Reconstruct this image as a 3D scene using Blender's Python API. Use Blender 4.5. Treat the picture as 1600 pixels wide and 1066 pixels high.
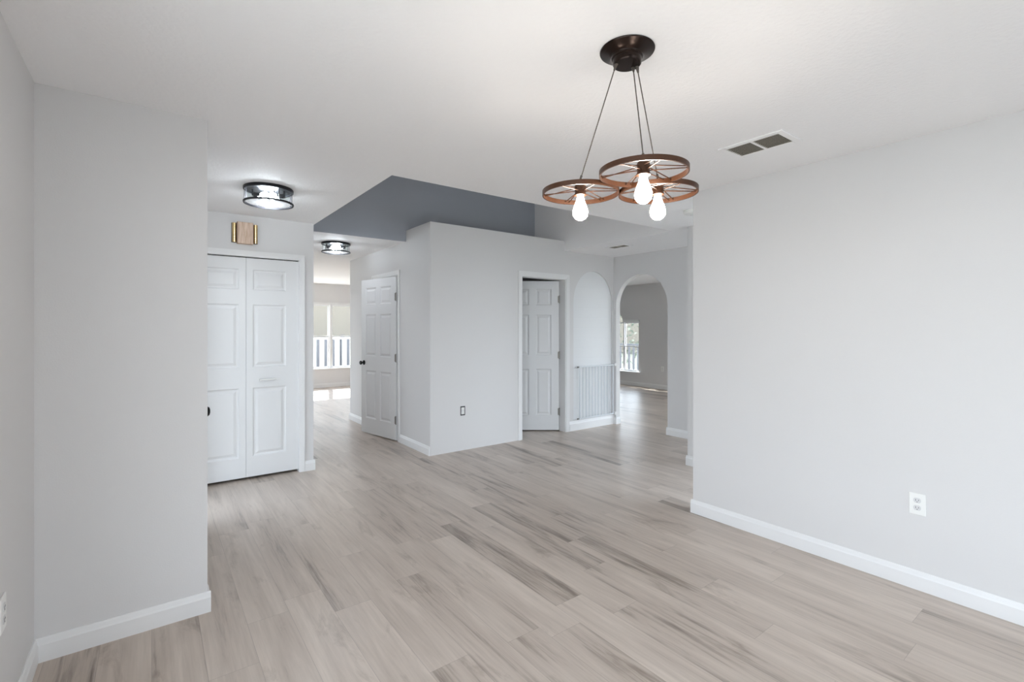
import bpy, bmesh, math, random
from mathutils import Vector, Matrix
random.seed(7)
SC = bpy.context.scene
for o in list(bpy.data.objects):
    bpy.data.objects.remove(o)

# ------------------------------------------------------------------ camera
# World: X runs along the closet wall, Y runs down the hall, the camera stands at x=0, y=0.
CAM_H = 1.41
cam_d = bpy.data.cameras.new('camera')
cam = bpy.data.objects.new('camera', cam_d)
SC.collection.objects.link(cam)
cam.location = (0, 0, CAM_H)
cam.rotation_euler = (math.radians(90), 0, -math.atan((800 - 237) / 751.5))
cam_d.sensor_width = 36.0
cam_d.lens = 36.0 * 751.5 / 1600.0
cam_d.shift_y = -21.0 / 1600.0
cam_d.clip_start = 0.02
SC.camera = cam

# ------------------------------------------------------------------ world, light, exposure
SKY = 3.0
SC.view_settings.view_transform = 'Standard'
SC.view_settings.look = 'None'
SC.view_settings.gamma = 1.0
SC.view_settings.use_curve_mapping = False
SC.view_settings.exposure = 1.42
w = bpy.data.worlds.new('sky')
SC.world = w
w.use_nodes = True
nt = w.node_tree
bg = nt.nodes['Background']
tc = nt.nodes.new('ShaderNodeTexCoord')
sx = nt.nodes.new('ShaderNodeSeparateXYZ')
cr = nt.nodes.new('ShaderNodeValToRGB')
cr.color_ramp.elements[0].position = 0.0
cr.color_ramp.elements[0].color = (0.86, 0.92, 1.0, 1)
cr.color_ramp.elements[1].position = 0.7
cr.color_ramp.elements[1].color = (0.72, 0.83, 1.0, 1)
nt.links.new(tc.outputs['Generated'], sx.inputs[0])
nt.links.new(sx.outputs['Z'], cr.inputs[0])
nt.links.new(cr.outputs[0], bg.inputs[0])
bg.inputs[1].default_value = SKY
BULB_E = 33.0       # wheel pendant filament bulbs
FLUSH_E = 64.0      # bulbs inside the flush ceiling lights
SC.cycles.max_bounces = 12
SC.cycles.diffuse_bounces = 8
SC.cycles.glossy_bounces = 4
SC.cycles.transparent_max_bounces = 12
SC.cycles.sample_clamp_indirect = 6.0
SC.cycles.caustics_reflective = False
SC.cycles.caustics_refractive = False


def portal(loc, rot, sx_, sy_):
    d = bpy.data.lights.new('daylight_portal', 'AREA')
    d.shape = 'RECTANGLE'
    d.size, d.size_y = sx_, sy_
    d.cycles.is_portal = True
    o = bpy.data.objects.new('daylight_portal', d)
    SC.collection.objects.link(o)
    o.location, o.rotation_euler = loc, rot
    return o


sun_d = bpy.data.lights.new('sun', 'SUN')
sun_d.energy = 6.0
sun_d.angle = math.radians(1.5)
sun_d.color = (1.0, 0.98, 0.95)
sun = bpy.data.objects.new('sun', sun_d)
SC.collection.objects.link(sun)
sun.rotation_euler = Vector((-0.20, -0.72, -0.66)).to_track_quat('-Z', 'Y').to_euler()

R90 = math.radians(90)
portal((-0.55, -0.05, 1.20), (0, -R90, 0), 1.9, 3.2)       # dining room side window, shining +X
portal((1.70, -3.53, 1.05), (R90, 0, 0), 2.2, 2.1)       # added, unseen patio opening behind the camera, shining +Y
portal((3.05, 11.9, 1.20), (-R90, 0, 0), 3.3, 1.6)        # window at the end of the hall, shining -Y
portal((4.43, 0.44, 1.12), (R90, 0, 0), 1.9, 2.25)          # added, unseen kitchen patio door, shining +Y
portal((0.02, 4.38, 1.05), (0, -R90, 0), 2.1, 0.65)         # made-up sidelight next to the front door, shining +X
portal((0.0, 11.9, 1.05), (-R90, 0, 0), 2.0, 2.1)           # added, hidden patio door of the room at the end of the hall
portal((-1.28, 9.65, 1.2), (0, -R90, 0), 1.8, 2.7)         # added, unseen side window of the room at the end of the hall
portal((7.45, 9.8, 1.12), (-R90, 0, 0), 3.5, 2.05)          # added, unseen living room end window, shining -Y
portal((8.3, 0.42, 1.05), (R90, 0, 0), 1.8, 2.1)          # added, unseen living room rear window, shining +Y
portal((9.55, 2.37, 1.05), (0, R90, 0), 2.1, 3.3)          # living room patio door, shining -X
portal((9.55, 8.15, 1.1), (0, R90, 0), 1.6, 1.6)          # living room window, shining -X


# ------------------------------------------------------------------ materials
def mat(name, col, rough=0.5, metal=0.0, bump=None, emit=None, estr=0.0, spec=None):
    m = bpy.data.materials.new(name)
    m.use_nodes = True
    n = m.node_tree.nodes
    b = n['Principled BSDF']
    b.inputs['Base Color'].default_value = (*col, 1)
    b.inputs['Roughness'].default_value = rough
    b.inputs['Metallic'].default_value = metal
    if spec is not None:
        b.inputs['Specular IOR Level'].default_value = spec
    if emit:
        b.inputs['Emission Color'].default_value = (*emit, 1)
        b.inputs['Emission Strength'].default_value = estr
    if bump:
        scale, strength, dist, detail = bump
        t = n.new('ShaderNodeTexCoord')
        no = n.new('ShaderNodeTexNoise')
        no.inputs['Scale'].default_value = scale
        no.inputs['Detail'].default_value = detail
        bp = n.new('ShaderNodeBump')
        bp.inputs['Strength'].default_value = strength
        bp.inputs['Distance'].default_value = dist
        m.node_tree.links.new(t.outputs['Object'], no.inputs['Vector'])
        m.node_tree.links.new(no.outputs['Fac'], bp.inputs['Height'])
        m.node_tree.links.new(bp.outputs['Normal'], b.inputs['Normal'])
    return m


M = {}
M['wall'] = mat('grey wall paint', (0.668, 0.660, 0.658), 0.62, bump=(160, 0.08, 0.004, 3))
M['slate'] = mat('slate accent paint', (0.37, 0.395, 0.44), 0.6, bump=(160, 0.08, 0.004, 3))
M['ceiling'] = mat('white knockdown ceiling', (0.89, 0.885, 0.89), 0.8, bump=(55, 0.35, 0.006, 4))
M['trim'] = mat('white trim paint', (0.77, 0.77, 0.77), 0.35)
M['door'] = mat('white door paint', (0.73, 0.735, 0.74), 0.38)
M['black'] = mat('matte black metal', (0.012, 0.012, 0.013), 0.4, 0.6)
M['bronze'] = mat('oil rubbed bronze', (0.020, 0.011, 0.008), 0.24, 0.7, bump=(14, 0.05, 0.01, 2))
M['rust'] = mat('rustic bronze', (0.062, 0.022, 0.0075), 0.42, 0.3, bump=(60, 0.25, 0.003, 4))
M['dark_iron'] = mat('dark iron', (0.035, 0.036, 0.042), 0.38, 0.8)
M['nickel'] = mat('brushed nickel', (0.55, 0.54, 0.52), 0.35, 0.9)
M['hinge'] = mat('dull grey hinge metal', (0.22, 0.21, 0.19), 0.4, 0.9)
M['brass'] = mat('brass tube', (0.78, 0.58, 0.30), 0.25, 1.0)
M['cord'] = mat('grey brown cord', (0.08, 0.065, 0.055), 0.7)
M['plastic'] = mat('white plastic', (0.82, 0.82, 0.80), 0.35)
M['grey_plastic'] = mat('grey plastic', (0.66, 0.66, 0.66), 0.4)
M['slot'] = mat('dark slot', (0.03, 0.03, 0.03), 0.7)
M['vent_paint'] = mat('taupe louver paint', (0.42, 0.395, 0.335), 0.5)
M['void'] = mat('duct interior', (0.025, 0.024, 0.022), 0.9)
M['gate'] = mat('pale grey gate enamel', (0.66, 0.69, 0.72), 0.35)
def translucent_mat(name, col, through):
    m = bpy.data.materials.new(name)
    m.use_nodes = True
    n, l = m.node_tree.nodes, m.node_tree.links
    n.clear()
    out = n.new('ShaderNodeOutputMaterial')
    tl = n.new('ShaderNodeBsdfTranslucent'); tl.inputs[0].default_value = (*col, 1)
    tr = n.new('ShaderNodeBsdfTransparent'); tr.inputs[0].default_value = (*col, 1)
    df = n.new('ShaderNodeBsdfDiffuse'); df.inputs[0].default_value = (*col, 1)
    m1 = n.new('ShaderNodeMixShader'); m1.inputs[0].default_value = through
    m2 = n.new('ShaderNodeMixShader'); m2.inputs[0].default_value = 0.05
    l.new(tl.outputs[0], m1.inputs[1]); l.new(tr.outputs[0], m1.inputs[2])
    l.new(m1.outputs[0], m2.inputs[1]); l.new(df.outputs[0], m2.inputs[2])
    l.new(m2.outputs[0], out.inputs[0])
    return m


M['frosted'] = translucent_mat('frosted glass', (0.96, 0.965, 0.97), 0.95)
M['bulb'] = mat('lit filament bulb', (1, 0.9, 0.7), 0.3, emit=(1.0, 0.90, 0.79), estr=BULB_E)
M['flush_bulb'] = mat('lit white bulb', (1, 1, 1), 0.3, emit=(0.88, 0.93, 1.0), estr=FLUSH_E)
M['fence'] = mat('cream exterior paint', (0.80, 0.77, 0.70), 0.6)
M['rail_grey'] = mat('grey exterior paint', (0.10, 0.10, 0.11), 0.6)
M['concrete'] = mat('pale concrete', (0.50, 0.48, 0.44), 0.9, bump=(30, 0.2, 0.01, 4))
M['stucco'] = mat('tan stucco', (0.22, 0.19, 0.15), 0.9, bump=(60, 0.3, 0.01, 4))
M['roofing'] = mat('dark shingle', (0.10, 0.09, 0.085), 0.9)
M['leaf'] = mat('shrub leaves', (0.055, 0.07, 0.04), 0.7)
M['bark'] = mat('bark', (0.12, 0.09, 0.06), 0.9)
M['grass'] = mat('lawn', (0.085, 0.088, 0.065), 0.95, bump=(40, 0.3, 0.02, 4))
M['darkglass'] = mat('dark window glass', (0.03, 0.035, 0.04), 0.1)


def glass_mat(name, glossy=0.06):
    m = bpy.data.materials.new(name)
    m.use_nodes = True
    n = m.node_tree.nodes
    n.clear()
    out = n.new('ShaderNodeOutputMaterial')
    tr = n.new('ShaderNodeBsdfTransparent')
    gl = n.new('ShaderNodeBsdfGlossy')
    gl.inputs['Roughness'].default_value = 0.02
    mx = n.new('ShaderNodeMixShader')
    mx.inputs[0].default_value = glossy
    tr.inputs[0].default_value = (0.96, 0.98, 0.98, 1)
    m.node_tree.links.new(tr.outputs[0], mx.inputs[1])
    m.node_tree.links.new(gl.outputs[0], mx.inputs[2])
    m.node_tree.links.new(mx.outputs[0], out.inputs[0])
    return m


M['glass'] = glass_mat('window glass')
M['clear'] = glass_mat('clear lamp glass', 0.04)


def chime_mat():
    m = mat('woodgrain beige cover', (0.60, 0.44, 0.33), 0.5)
    n, l = m.node_tree.nodes, m.node_tree.links
    b = n['Principled BSDF']
    t = n.new('ShaderNodeTexCoord')
    mp = n.new('ShaderNodeMapping')
    mp.inputs['Scale'].default_value = (60, 60, 9)
    no = n.new('ShaderNodeTexNoise')
    no.inputs['Scale'].default_value = 1.0
    no.inputs['Detail'].default_value = 4
    r = n.new('ShaderNodeValToRGB')
    r.color_ramp.elements[0].position = 0.3
    r.color_ramp.elements[0].color = (0.48, 0.32, 0.22, 1)
    r.color_ramp.elements[1].position = 0.7
    r.color_ramp.elements[1].color = (0.68, 0.53, 0.42, 1)
    l.new(t.outputs['Object'], mp.inputs[0])
    l.new(mp.outputs[0], no.inputs['Vector'])
    l.new(no.outputs['Fac'], r.inputs[0])
    l.new(r.outputs[0], b.inputs['Base Color'])
    return m


M['chime'] = chime_mat()


def light_patch_mat():  # white paint standing in for daylight thrown through the arch
    m = mat('white light patch paint', (0.73, 0.74, 0.75), 0.5)
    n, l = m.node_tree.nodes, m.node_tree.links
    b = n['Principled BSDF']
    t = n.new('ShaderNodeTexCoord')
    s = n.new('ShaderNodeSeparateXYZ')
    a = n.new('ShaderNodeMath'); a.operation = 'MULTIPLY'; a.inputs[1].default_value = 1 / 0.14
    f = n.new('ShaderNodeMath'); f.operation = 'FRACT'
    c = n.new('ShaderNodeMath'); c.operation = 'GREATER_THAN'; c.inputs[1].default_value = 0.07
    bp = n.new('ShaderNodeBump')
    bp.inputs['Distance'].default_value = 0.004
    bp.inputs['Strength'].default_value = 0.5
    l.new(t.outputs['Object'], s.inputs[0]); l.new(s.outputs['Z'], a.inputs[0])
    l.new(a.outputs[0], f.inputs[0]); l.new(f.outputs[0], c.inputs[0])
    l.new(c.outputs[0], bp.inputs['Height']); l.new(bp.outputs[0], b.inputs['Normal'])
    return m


M['light_patch'] = light_patch_mat()


def floor_mat():
    """Grey oak planks 0.18 m wide running along Y, each plank with its own tone and grain."""
    m = bpy.data.materials.new('grey oak plank floor')
    m.use_nodes = True
    n, l = m.node_tree.nodes, m.node_tree.links
    b = n['Principled BSDF']

    def math_(op, a=None, c=None, v=None):
        k = n.new('ShaderNodeMath'); k.operation = op
        if a is not None: l.new(a, k.inputs[0])
        if c is not None: l.new(c, k.inputs[1])
        if v is not None: k.inputs[1].default_value = v
        return k.outputs[0]
    t = n.new('ShaderNodeTexCoord')
    s = n.new('ShaderNodeSeparateXYZ')
    l.new(t.outputs['Object'], s.inputs[0])
    PW, PL = 0.182, 1.22
    u = math_('DIVIDE', s.outputs['X'], v=PW)
    row = math_('FLOOR', u)
    wn1 = n.new('ShaderNodeTexWhiteNoise'); wn1.noise_dimensions = '1D'
    l.new(row, wn1.inputs['W'])
    v0 = math_('DIVIDE', s.outputs['Y'], v=PL)
    v = math_('ADD', v0, wn1.outputs['Value'])
    col = math_('FLOOR', v)
    cv = n.new('ShaderNodeCombineXYZ')
    l.new(row, cv.inputs[0]); l.new(col, cv.inputs[1])
    wn2 = n.new('ShaderNodeTexWhiteNoise'); wn2.noise_dimensions = '2D'
    l.new(cv.outputs[0], wn2.inputs['Vector'])
    # grain: noise stretched along the plank, shifted per plank
    sh = n.new('ShaderNodeVectorMath'); sh.operation = 'SCALE'
    l.new(wn2.outputs['Color'], sh.inputs[0]); sh.inputs['Scale'].default_value = 37.0
    ad = n.new('ShaderNodeVectorMath'); ad.operation = 'ADD'
    l.new(t.outputs['Object'], ad.inputs[0]); l.new(sh.outputs[0], ad.inputs[1])

    def grain(sx_, sy_, detail, rough, dist):
        mp = n.new('ShaderNodeMapping'); mp.inputs['Scale'].default_value = (sx_, sy_, 1)
        no = n.new('ShaderNodeTexNoise')
        no.inputs['Scale'].default_value = 1.0
        no.inputs['Detail'].default_value = detail
        no.inputs['Roughness'].default_value = rough
        no.inputs['Distortion'].default_value = dist
        l.new(ad.outputs[0], mp.inputs[0]); l.new(mp.outputs[0], no.inputs['Vector'])
        return no.outputs['Fac']
    g1 = grain(11, 1.1, 5, 0.6, 0.6)      # broad cathedral figure
    g2 = grain(60, 2.2, 5, 0.65, 0.3)     # fine streaks
    g3 = grain(7, 1.7, 6, 0.65, 0.5)       # blotches and knots
    r1 = n.new('ShaderNodeValToRGB')
    e = r1.color_ramp.elements
    e[0].position, e[0].color = 0.33, (0.175, 0.138, 0.112, 1)
    e[1].position, e[1].color = 0.70, (0.61, 0.528, 0.458, 1)
    k = r1.color_ramp.elements.new(0.47); k.color = (0.46, 0.388, 0.331, 1)
    a1 = math_('MULTIPLY', g1, v=0.58)
    a2 = math_('MULTIPLY', g2, v=0.32)
    a3 = math_('MULTIPLY', wn2.outputs['Value'], v=0.16)
    sm = math_('ADD', math_('ADD', a1, a2), a3)
    l.new(math_('SUBTRACT', sm, v=0.0), r1.inputs[0])
    # dark knots and cracks
    r3 = n.new('ShaderNodeValToRGB')
    r3.color_ramp.elements[0].position = 0.29; r3.color_ramp.elements[0].color = (0.70, 0.68, 0.66, 1)
    r3.color_ramp.elements[1].position = 0.42; r3.color_ramp.elements[1].color = (1, 1, 1, 1)
    l.new(g3, r3.inputs[0])
    mul = n.new('ShaderNodeMix'); mul.data_type = 'RGBA'; mul.blend_type = 'MULTIPLY'
    mul.inputs['Factor'].default_value = 1.0
    l.new(r1.outputs[0], mul.inputs['A']); l.new(r3.outputs[0], mul.inputs['B'])
    # seams
    fu = math_('FRACT', u); fv = math_('FRACT', v)
    du = math_('ABSOLUTE', math_('SUBTRACT', fu, v=0.5))
    dv = math_('ABSOLUTE', math_('SUBTRACT', fv, v=0.5))
    su = math_('GREATER_THAN', du, v=0.5 - 0.0012 / PW)
    sv = math_('GREATER_THAN', dv, v=0.5 - 0.0012 / PL)
    seam = math_('MAXIMUM', su, sv)
    mx = n.new('ShaderNodeMix'); mx.data_type = 'RGBA'
    l.new(math_('MULTIPLY', seam, v=0.30), mx.inputs['Factor'])
    l.new(mul.outputs['Result'], mx.inputs['A'])
    mx.inputs['B'].default_value = (0.12, 0.10, 0.09, 1)
    l.new(mx.outputs['Result'], b.inputs['Base Color'])
    ro = n.new('ShaderNodeMapRange')
    ro.inputs['To Min'].default_value = 0.26; ro.inputs['To Max'].default_value = 0.38
    l.new(g2, ro.inputs['Value'])
    l.new(ro.outputs[0], b.inputs['Roughness'])
    bp = n.new('ShaderNodeBump')
    bp.inputs['Strength'].default_value = 0.12; bp.inputs['Distance'].default_value = 0.002
    l.new(math_('SUBTRACT', g2, seam), bp.inputs['Height'])
    l.new(bp.outputs[0], b.inputs['Normal'])
    return m


M['floor'] = floor_mat()


# ------------------------------------------------------------------ mesh helpers
def add_box(bm, x0, x1, y0, y1, z0, z1, mtx=None):
    vs = [bm.verts.new(p) for p in ((x0, y0, z0), (x1, y0, z0), (x1, y1, z0), (x0, y1, z0),
                                    (x0, y0, z1), (x1, y0, z1), (x1, y1, z1), (x0, y1, z1))]
    for f in ((3, 2, 1, 0), (4, 5, 6, 7), (0, 1, 5, 4), (1, 2, 6, 5), (2, 3, 7, 6), (3, 0, 4, 7)):
        bm.faces.new([vs[i] for i in f])
    if mtx:
        bmesh.ops.transform(bm, matrix=mtx, verts=vs)
    return vs


def add_prism(bm, poly, a, b, axis):
    """Extrude a 2D polygon from a to b along axis 'x','y' or 'z' (poly = the other two, in order)."""
    def P(p, t):
        return {'x': (t, p[0], p[1]), 'y': (p[0], t, p[1]), 'z': (p[0], p[1], t)}[axis]
    A = [bm.verts.new(P(p, a)) for p in poly]
    B = [bm.verts.new(P(p, b)) for p in poly]
    n = len(poly)
    bm.faces.new(A)
    bm.faces.new(list(reversed(B)))
    for i in range(n):
        bm.faces.new((A[i], B[i], B[(i + 1) % n], A[(i + 1) % n]))


def add_lathe(bm, prof, c=(0, 0, 0), seg=40, closed=False):
    """Revolve (radius, z) points about the vertical through c."""
    rings = []
    for r, z in prof:
        if r < 1e-6:
            rings.append([bm.verts.new((c[0], c[1], c[2] + z))])
        else:
            rings.append([bm.verts.new((c[0] + r * math.cos(2 * math.pi * i / seg),
                                        c[1] + r * math.sin(2 * math.pi * i / seg), c[2] + z)) for i in range(seg)])
    pairs = list(zip(rings, rings[1:]))
    if closed:
        pairs.append((rings[-1], rings[0]))
    for A, B in pairs:
        for i in range(seg):
            j = (i + 1) % seg
            if len(A) == 1 and len(B) == 1:
                continue
            if len(A) == 1:
                bm.faces.new((A[0], B[j], B[i]))
            elif len(B) == 1:
                bm.faces.new((A[i], A[j], B[0]))
            else:
                bm.faces.new((A[i], A[j], B[j], B[i]))


def add_tube(bm, pts, r, seg=10, r2=None):
    pts = [Vector(p) for p in pts]
    rings = []
    for i, p in enumerate(pts):
        t = (pts[min(i + 1, len(pts) - 1)] - pts[max(i - 1, 0)]).normalized()
        up = Vector((0, 0, 1)) if abs(t.z) < 0.95 else Vector((1, 0, 0))
        a = t.cross(up).normalized()
        b = t.cross(a)
        rr = r if r2 is None else r + (r2 - r) * i / (len(pts) - 1)
        rings.append([bm.verts.new(p + rr * (a * math.cos(2 * math.pi * k / seg) + b * math.sin(2 * math.pi * k / seg)))
                      for k in range(seg)])
    for A, B in zip(rings, rings[1:]):
        for k in range(seg):
            bm.faces.new((A[k], A[(k + 1) % seg], B[(k + 1) % seg], B[k]))
    bm.faces.new(list(reversed(rings[0])))
    bm.faces.new(rings[-1])


def obj(name, bm, m, parent=None, smooth=False, loc=None):
    bmesh.ops.recalc_face_normals(bm, faces=bm.faces)
    me = bpy.data.meshes.new(name)
    bm.to_mesh(me)
    bm.free()
    me.materials.append(m)
    if smooth:
        for p in me.polygons:
            p.use_smooth = True
        me.set_sharp_from_angle(angle=math.radians(38))
    o = bpy.data.objects.new(name, me)
    SC.collection.objects.link(o)
    if parent:
        o.parent = parent
    if loc is not None:
        o.location = loc
    return o


def box(name, x0, x1, y0, y1, z0, z1, m, parent=None):
    bm = bmesh.new()
    add_box(bm, x0, x1, y0, y1, z0, z1)
    return obj(name, bm, m, parent)


def bevel(o, wdt=0.003, seg=2):
    md = o.modifiers.new('bevel', 'BEVEL')
    md.width = wdt
    md.segments = seg
    md.limit_method = 'ANGLE'
    return o


def thing(name, label, cat, loc=(0, 0, 0), rz=0.0, group=None, kind=None):
    o = bpy.data.objects.new(name, None)
    SC.collection.objects.link(o)
    o.empty_display_size = 0.1
    o.location = loc
    o.rotation_euler = (0, 0, rz)
    return tag(o, label, cat, group, kind)


def tag(o, label, cat, group=None, kind=None):
    o['label'] = label
    o['category'] = cat
    if group:
        o['group'] = group
    if kind:
        o['kind'] = kind
    return o


def struct(o, label, cat):
    return tag(o, label, cat, None, 'structure')


def copy_tree(o, parent=None):
    c = o.copy()
    SC.collection.objects.link(c)
    if parent:
        c.parent = parent
    for ch in list(o.children):
        copy_tree(ch, c)
    return c


CEIL = 2.44
T = 0.12
LEDGE = 2.575


def wall(name, axis, p0, p1, a0, a1, m, label, z0=0.0, z1=CEIL, holes=(), arches=()):
    """A wall slab. axis 'x': the wall spans x in [p0,p1] and runs along y from a0 to a1; axis 'y' the other way.
    holes: (b0,b1,zb,zt); arches: (b0,b1,zb,z_spring,z_top)."""
    bm = bmesh.new()

    def bx(b0, b1, c0, c1):
        if b1 - b0 < 1e-5 or c1 - c0 < 1e-5:
            return
        if axis == 'x':
            add_box(bm, p0, p1, b0, b1, c0, c1)
        else:
            add_box(bm, b0, b1, p0, p1, c0, c1)
    ops = sorted([(h[0], h[1], h[2], h[3], None) for h in holes] + [(h[0], h[1], h[2], h[3], h[4]) for h in arches])
    cur = a0
    for b0, b1, zb, zt, top in ops:
        bx(cur, b0, z0, z1)
        bx(b0, b1, z0, zb)
        if top is None:
            bx(b0, b1, zt, z1)
        else:
            n = 40
            c, rx, rz = (b0 + b1) / 2, (b1 - b0) / 2, top - zt
            pts = [(c - rx * math.cos(math.pi * i / n), zt + rz * math.sin(math.pi * i / n)) for i in range(n + 1)]
            for q0, q1 in zip(pts, pts[1:]):
                add_prism(bm, [q0, q1, (q1[0], z1), (q0[0], z1)], p0, p1, axis)
        cur = b1
    bx(cur, a1, z0, z1)
    bmesh.ops.remove_doubles(bm, verts=bm.verts, dist=1e-5)
    return struct(obj(name, bm, m), label, 'wall')


# ------------------------------------------------------------------ setting: floor, ceiling, walls
bm = bmesh.new()
for x0, x1, y0, y1 in ((-1.2, 3.425, -3.45, 11.82), (3.425, 9.47, 0.5, 11.82)):
    add_box(bm, x0, x1, y0, y1, -0.12, 0.0)
struct(obj('floor', bm, M['floor']), 'grey oak plank floor running through all the rooms', 'floor')

bm = bmesh.new()
for x0, x1, y0, y1 in ((-1.2, 3.425, -3.45, 3.088), (3.425, 9.47, 0.5, 3.088), (-1.2, 1.298, 3.088, 5.392), (4.452, 9.47, 3.088, 5.392), (-1.2, 9.47, 5.392, 11.82)):
    add_box(bm, x0, x1, y0, y1, CEIL, CEIL + 0.12)
struct(obj('ceiling', bm, M['ceiling']), 'white textured ceiling with a rectangular raised opening', 'ceiling')
struct(box('ceiling_raised', 1.18, 4.57, 2.97, 5.51, 3.35, 3.45, M['ceiling']), 'white ceiling at the top of the raised opening', 'ceiling')
bm = bmesh.new()
add_box(bm, 2.445, 4.45, 4.76, 5.39, LEDGE - 0.12, LEDGE)
struct(obj('trim_ledge', bm, M['wall']), 'grey plant ledge on top of the wall block, under the slate wall', 'ledge')

wall('wall_left', 'x', -0.515, -0.395, -3.45, 2.94, M['wall'], 'narrow strip of grey wall at the left edge of the photo', holes=[(-1.6, 1.5, 0.30, 2.12)])
wall('wall_return', 'y', 2.82, 2.94, -0.395, 0.222, M['wall'], 'grey wall facing us at the left, ending beside the closet doors')
wall('wall_entry', 'x', 0.07, 0.19, 2.94, 5.80, M['wall'], 'entry wall holding the front door, hidden behind the left wall', holes=[(3.05, 3.965, 0.0, 2.06), (4.06, 4.70, 0.0, 2.06)])
wall('wall_closet', 'y', 5.0, 5.11, 0.19, 1.285, M['wall'], 'grey wall around the closet doors, under the door chime', holes=[(0.240, 1.152, 0.0, 2.065)])
wall('wall_hall_left', 'x', 1.165, 1.285, 5.11, 7.42, M['wall'], 'hall side of the closet')
wall('wall_closet_back', 'y', 5.80, 5.92, 0.07, 1.165, M['wall'], 'back wall inside the closet')
wall('wall_block_front', 'y', 4.76, 4.88, 2.445, 5.43, M['wall'], 'grey wall facing us in the middle with the half open door and an arched recess imitating a patch of daylight',
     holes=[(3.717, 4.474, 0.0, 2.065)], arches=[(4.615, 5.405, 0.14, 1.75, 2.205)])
bm = bmesh.new()
add_box(bm, 2.445, 4.45, 4.76, 4.88, CEIL, LEDGE - 0.12)
add_box(bm, 2.445, 2.565, 4.88, 5.39, CEIL, LEDGE - 0.12)
struct(obj('trim_block_top', bm, M['wall']), 'upper strip of the middle grey walls just under the ledge', 'wall')
wall('wall_block_left', 'x', 2.445, 2.565, 4.88, 7.42, M['wall'], 'grey hall wall with the white six panel door', holes=[(5.615, 6.425, 0.0, 2.065)])
wall('wall_far_left', 'y', 7.42, 7.54, -1.2, 1.285, M['wall'], 'back wall of the room at the end of the hall, left of the hall')
wall('wall_far_right', 'y', 7.30, 7.42, 2.565, 5.43, M['wall'], 'back wall of the room at the end of the hall, right of the hall')
wall('wall_far', 'y', 11.70, 11.82, -1.2, 9.47, M['wall'], 'grey wall at the very end of the hall with a bright window', holes=[(1.45, 4.66, 0.445, 1.955), (-1.0, 1.0, 0.0, 2.1)])
wall('wall_far_side', 'x', -1.2, -1.08, 7.42, 11.82, M['wall'], 'side wall of the room at the end of the hall', holes=[(8.3, 11.0, 0.3, 2.1)])
wall('wall_arch', 'x', 5.43, 5.515, 0.62, 11.70, M['wall'], 'grey wall with an arched opening to the living room', arches=[(3.836, 4.712, 0.0, 1.72, 2.152)])
wall('wall_living', 'x', 9.35, 9.47, 0.62, 11.70, M['wall'], 'grey living room wall with a white window seen through the arch',
     holes=[(0.75, 4.0, 0.0, 2.1), (7.41, 7.88, 0.335, 1.545), (8.44, 8.91, 0.335, 1.545)], arches=[(7.88, 8.44, 0.335, 1.545, 1.83)])
wall('wall_living_end', 'y', 9.6, 9.72, 5.515, 9.35, M['wall'], 'end wall of the living room', holes=[(5.7, 9.2, 0.10, 2.15)])
wall('wall_kitchen', 'y', 0.5, 0.62, 3.425, 9.47, M['wall'], 'kitchen wall behind the right wall', holes=[(3.50, 5.36, 0.0, 2.25), (7.4, 9.2, 0.0, 2.1)])
wall('wall_right', 'x', 3.305, 3.425, -3.45, 2.108, M['wall'], 'wide pale grey wall on the right side of the photo')
wall('wall_passage', 'x', 4.40, 4.52, 2.30, 2.868, M['wall'], 'thin strip of grey wall just left of the right wall corner')
wall('wall_back', 'y', -3.45, -3.33, -0.395, 3.305, M['wall'], 'wall behind the viewer with an added patio opening', holes=[(0.6, 2.8, 0.0, 2.1)])
wall('wall_raised_back', 'y', 5.39, 5.51, 1.18, 4.57, M['slate'], 'slate grey wall inside the raised ceiling opening', z0=CEIL + 0.0005, z1=3.35)
wall('wall_raised_left', 'x', 1.18, 1.30, 3.09, 5.39, M['ceiling'], 'left side of the raised ceiling opening', z0=CEIL + 0.0005, z1=3.35)
wall('wall_raised_front', 'y', 2.97, 3.09, 1.18, 4.57, M['ceiling'], 'near side of the raised ceiling opening', z0=CEIL + 0.0005, z1=3.35)
wall('wall_raised_right', 'x', 4.45, 4.57, 3.09, 5.39, M['ceiling'], 'pale right side of the raised ceiling opening', z0=CEIL + 0.0005, z1=3.35)

# daylight patch imitated by a white grooved panel in an arched recess
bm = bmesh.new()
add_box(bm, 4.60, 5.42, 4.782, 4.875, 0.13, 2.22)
struct(obj('trim_light_patch', bm, M['light_patch']), 'white grooved panel in an arched recess, imitating a patch of daylight', 'panel')

# baseboards: profile standing off a wall face
BH, BT = 0.10, 0.014


def baseboard(name, runs, label, h=BH):
    """runs: (axis, face, direction of the room, a0, a1)."""
    bm = bmesh.new()
    for axis, face, d, a0, a1 in runs:
        prof = [(face, 0.0), (face + d * BT, 0.0), (face + d * BT, h * 0.72), (face + d * BT * 0.75, h * 0.80),
                (face + d * BT * 0.55, h * 0.93), (face + d * BT * 0.3, h), (face, h)]
        if axis == 'x':       # wall face at x, runs along y
            add_prism(bm, prof, a0, a1, 'y')
        else:
            add_prism(bm, prof, a0, a1, 'x')
    return struct(obj(name, bm, M['trim']), label, 'baseboard')


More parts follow.
